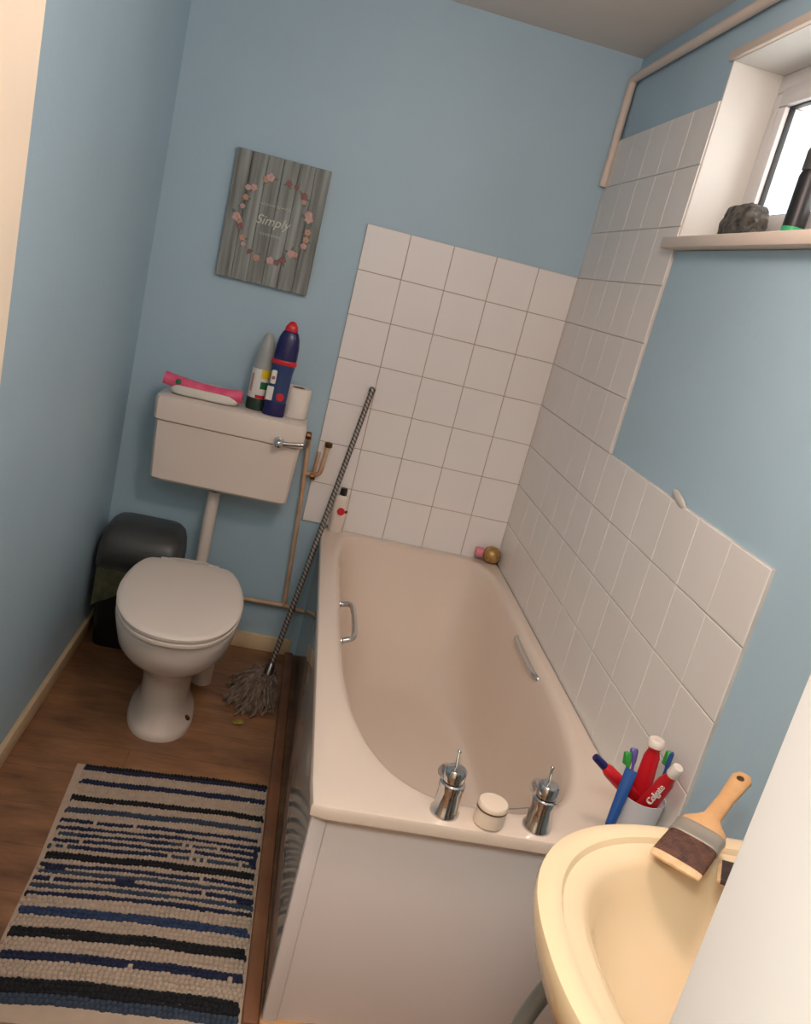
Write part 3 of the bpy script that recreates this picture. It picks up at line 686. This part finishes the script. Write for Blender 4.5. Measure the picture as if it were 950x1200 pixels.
tr = thing('toilet_roll', 'white toilet roll standing on the right end of the cistern', 'toilet roll', (-.858, -.088, ZC))
c_ = (-.858, -.088, ZC)
b = BM(); lathe(b, [(.021, .001), (.043, 0), (.0445, .002), (.0445, .098), (.043, .1), (.021, .0985), (.021, .05), (.021, .001)], c_, n=40, cap0=False, cap1=False); obj('paper', b, MT['paper'], tr)
b = BM(); lathe(b, [(.0185, .0005), (.0208, .0005), (.0208, .0995), (.0185, .0995), (.0185, .0005)], c_, n=32, cap0=False, cap1=False); obj('core_tube', b, MT['card'], tr, label='brown card tube')

# ================================================================== ON THE BATH
sh = thing('shampoo_bottle', 'small white bottle with black cap behind the mop handle', 'bottle', (-.628, -.045, ZR))
c_ = V(-.628, -.045, ZR)
b = BM(); loft(b, [sring(c_.x, c_.y, c_.z+z, r, r*.75, 36, 2.5) for r, z in ((.024, .0005), (.026, .004), (.026, .118), (.024, .130), (.015, .138))]); obj('body', b, MT['whitepl'], sh)
b = BM(); lathe(b, [(.011, .137), (.0125, .139), (.0125, .161), (.010, .164)], c_); obj('cap', b, MT['black'], sh, label='black cap')
b = BM(); lathe(b, [(.014, 0), (.014, .0025), (.005, .0035)], c_+V(.004, -.0195, .082), (.1, -1, 0), 20, 0); lathe(b, [(.006, 0), (.006, .002)], c_+V(.0225, -.0125, .082), (.8, -1, 0), 14, 1)
obj('label_print', b, [MT['red'], MT['brass']], sh, label='round red label print')

gb = thing('gold_bottle', 'small round gold bottle with pink cap in the bath corner', 'bottle', (-.045, -.043, ZR))
b = BM(); ax_ = V(-.97, .1, 0); c0 = V(-.016, -.046, ZR+.0328)
lathe(b, [(.004, -.003), (.019, -.0005), (.0285, .010), (.032, .024), (.031, .039), (.024, .053), (.014, .060), (.011, .063)], c0, ax_, 28); obj('body', b, MT['gold'], gb)
b = BM(); lathe(b, [(.016, .061), (.019, .063), (.019, .088), (.016, .091)], c0, ax_, 24); obj('cap', b, MT['pinkcap'], gb, label='pink cap')

pt = thing('pot', 'small round cream pot on the bath edge between the taps', 'pot', (-.342, -1.648, ZR))
b = BM(); lathe(b, [(.025, .0005), (.0285, .004), (.029, .030), (.0285, .0335)], (-.342, -1.648, ZR), n=36); obj('body', b, MT['pot'], pt)
b = BM(); lathe(b, [(.0285, .0335), (.0295, .0342), (.0295, .0362), (.0285, .0368)], (-.342, -1.648, ZR), n=36); obj('rim_band', b, MT['potline'], pt, label='thin brown band')
b = BM(); lathe(b, [(.0285, .0368), (.0295, .038), (.0295, .044), (.027, .0475), (.012, .049)], (-.342, -1.648, ZR), n=36); obj('lid', b, MT['pot'], pt)

# tumbler with toothpaste and brushes
CU = V(-.055, -1.630, ZR); CH = .104
b = BM(); lathe(b, [(.032, .0005), (.036, .003), (.0435, CH-.002), (.044, CH), (.0425, CH), (.0415, CH-.003), (.034, .006), (.01, .005)], CU, n=40)
obj('tumbler', b, MT['clearcup'], label='milky white tumbler full of toothbrushes on the bath corner', cat='tumbler')

def paste(name, base, tip, wid, label, capm, bodym, capr=.010, x=None, text=None, capl=.022, flatend=True, cat='toothpaste'):
    """tube with crimped flat end at `base` and its cap at `tip`"""
    base = Vector(base); tip = Vector(tip); L = (tip-base).length; m_ = frame(base, tip-base, x)
    t_ = thing(name, label, cat, base, 'toothpaste tubes at the tumbler')
    b = BM(); rings = []
    for u, w_, d_ in ((0, wid, .0012), (.04, wid, .0016), (.10, wid, .002), (.3, wid*.97, .007), (.6, wid*.9, .0105), (.86, wid*.8, .0125), (.95, wid*.55, .011), (1, capr, capr*.9)):
        z = u*(L-capl); rings.append([m_ @ V(w_*math.cos(2*PI*i/28), d_*math.sin(2*PI*i/28), z) for i in range(28)])
    loft(b, rings); obj('tube_body', b, bodym, t_)
    b = BM(); loft(b, [[m_ @ V(r*math.cos(2*PI*i/24), r*math.sin(2*PI*i/24), L-capl+z) for i in range(24)] for r, z in ((capr, -.001), (capr*1.05, .002), (capr*.92, capl-.002), (capr*.8, capl))]); obj('cap', b, capm, t_)
    if text:
        b = BM(); sgn = text[1]
        fm = m_ @ Matrix(((0, 1.0, 0, 0), (0, 0, sgn*1.0, sgn*.0118), (1.0, 0, 0, (L-capl)*.70), (0, 0, 0, 1))) @ Matrix.Diagonal((1, -sgn*1.0*-1, 1, 1))
        text_mesh(b, text[0], .0175, fm, shear=.0, depth=.0022)
        obj('lettering', b, MT['label'], t_, label='white lettering')
    return t_
tred = mat('red_tube', (206, 30, 40), .28, var=.04)
paste('toothpaste_tube', CU+V(-.004, .008, .020), CU+V(.014, -.058, .205), .0185, 'red toothpaste tube with white cap leaning out of the tumbler front', MT['whitepl'], tred, .0115, (.64, -.5, -.24), ('Colgate', -1))
paste('toothpaste_tube', CU+V(.004, .019, .030), CU+V(.002, .023, .212), .019, 'upright red toothpaste tube with wide pale end at the tumbler back', MT['whitepl'], tred, .0165, (.87, -.35, 0), None, .014)
paste('toothpaste_tube', CU+V(-.010, .006, .088), CU+V(-.113, .010, .160), .0150, 'red toothpaste tube with navy cap leaning left out of the tumbler', MT['navy'], tred, .008, (.6, -.3, .7), None, .028)

def brush(base, tip, hm, label, headm, group=None):
    base = Vector(base); tip = Vector(tip); L = (tip-base).length; m_ = frame(base, tip-base, (1, .3, 0))
    t_ = thing('toothbrush', label, 'toothbrush', base, 'toothbrushes in the tumbler')
    b = BM(); loft(b, [[m_ @ V(w_*math.cos(2*PI*i/14), d_*math.sin(2*PI*i/14), u*L) for i in range(14)] for u, w_, d_ in ((0, .003, .002), (.02, .0055, .004), (.25, .0065, .005), (.5, .0055, .0045), (.68, .0032, .003), (.8, .003, .0028), (.85, .0058, .0028), (.97, .0058, .0028), (1, .003, .002))]); obj('handle', b, hm, t_)
    b = BM(); t = BM(); box(t, (-.0052, .002, .83*L), (.0052, .013, .985*L), .002, 1); merge(b, t, 0, m_); obj('bristles', b, headm, t_)
brush(CU+V(-.014, .016, .012), CU+V(-.026, .034, .178), MT['purple'], 'purple toothbrush at the back left of the tumbler', MT['purple'])
brush(CU+V(.024, .002, .012), CU+V(.034, .012, .196), MT['blueplastic'], 'blue toothbrush with green head at the back right of the tumbler', MT['lime'])
brush(CU+V(-.020, .008, .012), CU+V(-.040, .027, .172), MT['lime'], 'green toothbrush leaning left behind the navy-capped tube', MT['lime'])
# blue tube standing outside the cup
paste('toothpaste_tube', CU+V(-.046, -.012, .158), CU+V(-.064, -.034, .0065), .0115, 'slim blue tube standing on its cap against the tumbler', MT['navy'], MT['blueplastic'], .0125, (.8, -.6, 0), None, .022)

# ================================================================== PAINTBRUSHES
def paintbrush(tip, end, nrm_hint, wid, label, bm_, L_b=.058, tl=.0095):
    tip = Vector(tip); end = Vector(end); L = (end-tip).length
    m_ = frame(tip, end-tip, nrm_hint)       # local z along brush from bristle tip to handle end, x across
    t_ = thing('paintbrush', label, 'paintbrush', tip, 'paintbrushes on the wash basin')
    def sec(u0, prof, mi=0, n=28, e=3.2):
        out = []
        for z, w_, d_ in prof:
            out.append([m_ @ V(w_*math.copysign(abs(math.cos(2*PI*(i+.5)/n))**(2/e), math.cos(2*PI*(i+.5)/n)), d_*math.copysign(abs(math.sin(2*PI*(i+.5)/n))**(2/e), math.sin(2*PI*(i+.5)/n)), z) for i in range(n)])
        return out
    h = wid/2
    b = BM(); loft(b, sec(0, ((tl-.0005, h*1.03, .0062), (.03, h*1.02, .0085), (L_b, h, .0095)))); obj('bristles', b, bm_, t_)
    b = BM(); loft(b, sec(0, ((0, h*.98, .0018), (tl*.25, h*1.02, .003), (tl, h*1.035, .0062)))); obj('bristle_tips', b, MT['bristletip'], t_, label='pale bristle tips')
    b = BM(); loft(b, sec(0, ((L_b-.001, h*1.02, .0105), (L_b+.001, h*1.045, .0112), (L_b+.004, h*1.03, .0106), (L_b+.024, h*1.03, .0106), (L_b+.027, h*1.045, .0112), (L_b+.029, h*1.02, .0104)))); obj('ferrule', b, MT['ferrule'], t_, label='metal ferrule')
    z0 = L_b+.028; Lh = L-z0
    b = BM(); loft(b, sec(0, ((z0, h*.98, .0095), (z0+.012, h*.92, .0095), (z0+.024, h*.6, .0088), (z0+.036, .0125, .0078), (z0+Lh*.55, .0115, .0075), (z0+Lh*.75, .0135, .0075), (z0+Lh*.92, .015, .007), (z0+Lh*.985, .010, .0055), (L, .004, .003)), e=2.6)); obj('handle', b, MT['handlewood'], t_, label='beech wood handle')
    b = BM(); lathe(b, [(.0055, -.0082), (.0055, .0082)], m_ @ V(0, 0, L-.022), m_.to_3x3() @ V(0, 1, 0), 16); obj('hanging_hole', b, MT['brass'], t_, label='dark hanging hole')
paintbrush((-.262, -2.122, ZB+.002), (-.094, -1.948, ZB+.052), (1, -1, .05), .066, 'paintbrush with brown bristles and wooden handle on the basin rim', MT['bristle'])
paintbrush((-.204, -2.124, ZB+.008), (-.036, -2.218, ZB+.036), (.5, .8, -.2), .076, 'dark-bristled paintbrush mostly hidden behind the white door frame', MT['bristle2'], .05, .0045)

# ================================================================== ON THE SILL
b = BM(); t = BM(); bmesh.ops.create_icosphere(t, subdivisions=5, radius=1)
from mathutils import noise
for v in t.verts:
    c = v.co.copy()
    m_ = (abs(c.x)**5+abs(c.y)**5+abs(c.z)**5)**(1/5)
    c = c/m_*.82
    c += v.co.normalized()*(.10*noise.noise(v.co*2.3)+.05*noise.noise(v.co*6)+.02*noise.noise(v.co*14))
    v.co = V(c.x, c.y-.25*(c.z+.8)*0, max(c.z, -.8))
    if v.co.z > 0: v.co.x *= 1-.35*v.co.z
merge(b, t, 0, Matrix.Translation((.062, -.985, WZ0+.0008+.8*.054)) @ Matrix.Diagonal((.042, .080, .054, 1)))
obj('pouch', b, MT['pouch'], label='crumpled dark mottled pouch on the window sill', cat='pouch')
dc = thing('aerosol_can', 'black aerosol can with green band on the window sill', 'can', (.075, -1.195, WZ0))
c_ = (.075, -1.195, WZ0)
b = BM(); lathe(b, [(.020, .0005), (.0225, .003), (.0225, .135), (.019, .147), (.014, .150)], c_); obj('body', b, MT['black'], dc)
b = BM(); lathe(b, [(.0222, .014), (.0232, .0145), (.0232, .034), (.0222, .0345)], c_, cap0=False, cap1=False); obj('green_band', b, mat('green_band_print', (58, 170, 110), .35, var=.1), dc, label='green band')
b = BM(); lathe(b, [(.0185, .146), (.0218, .148), (.0218, .185), (.019, .192), (.01, .193)], c_); obj('cap', b, MT['charcoal'], dc)
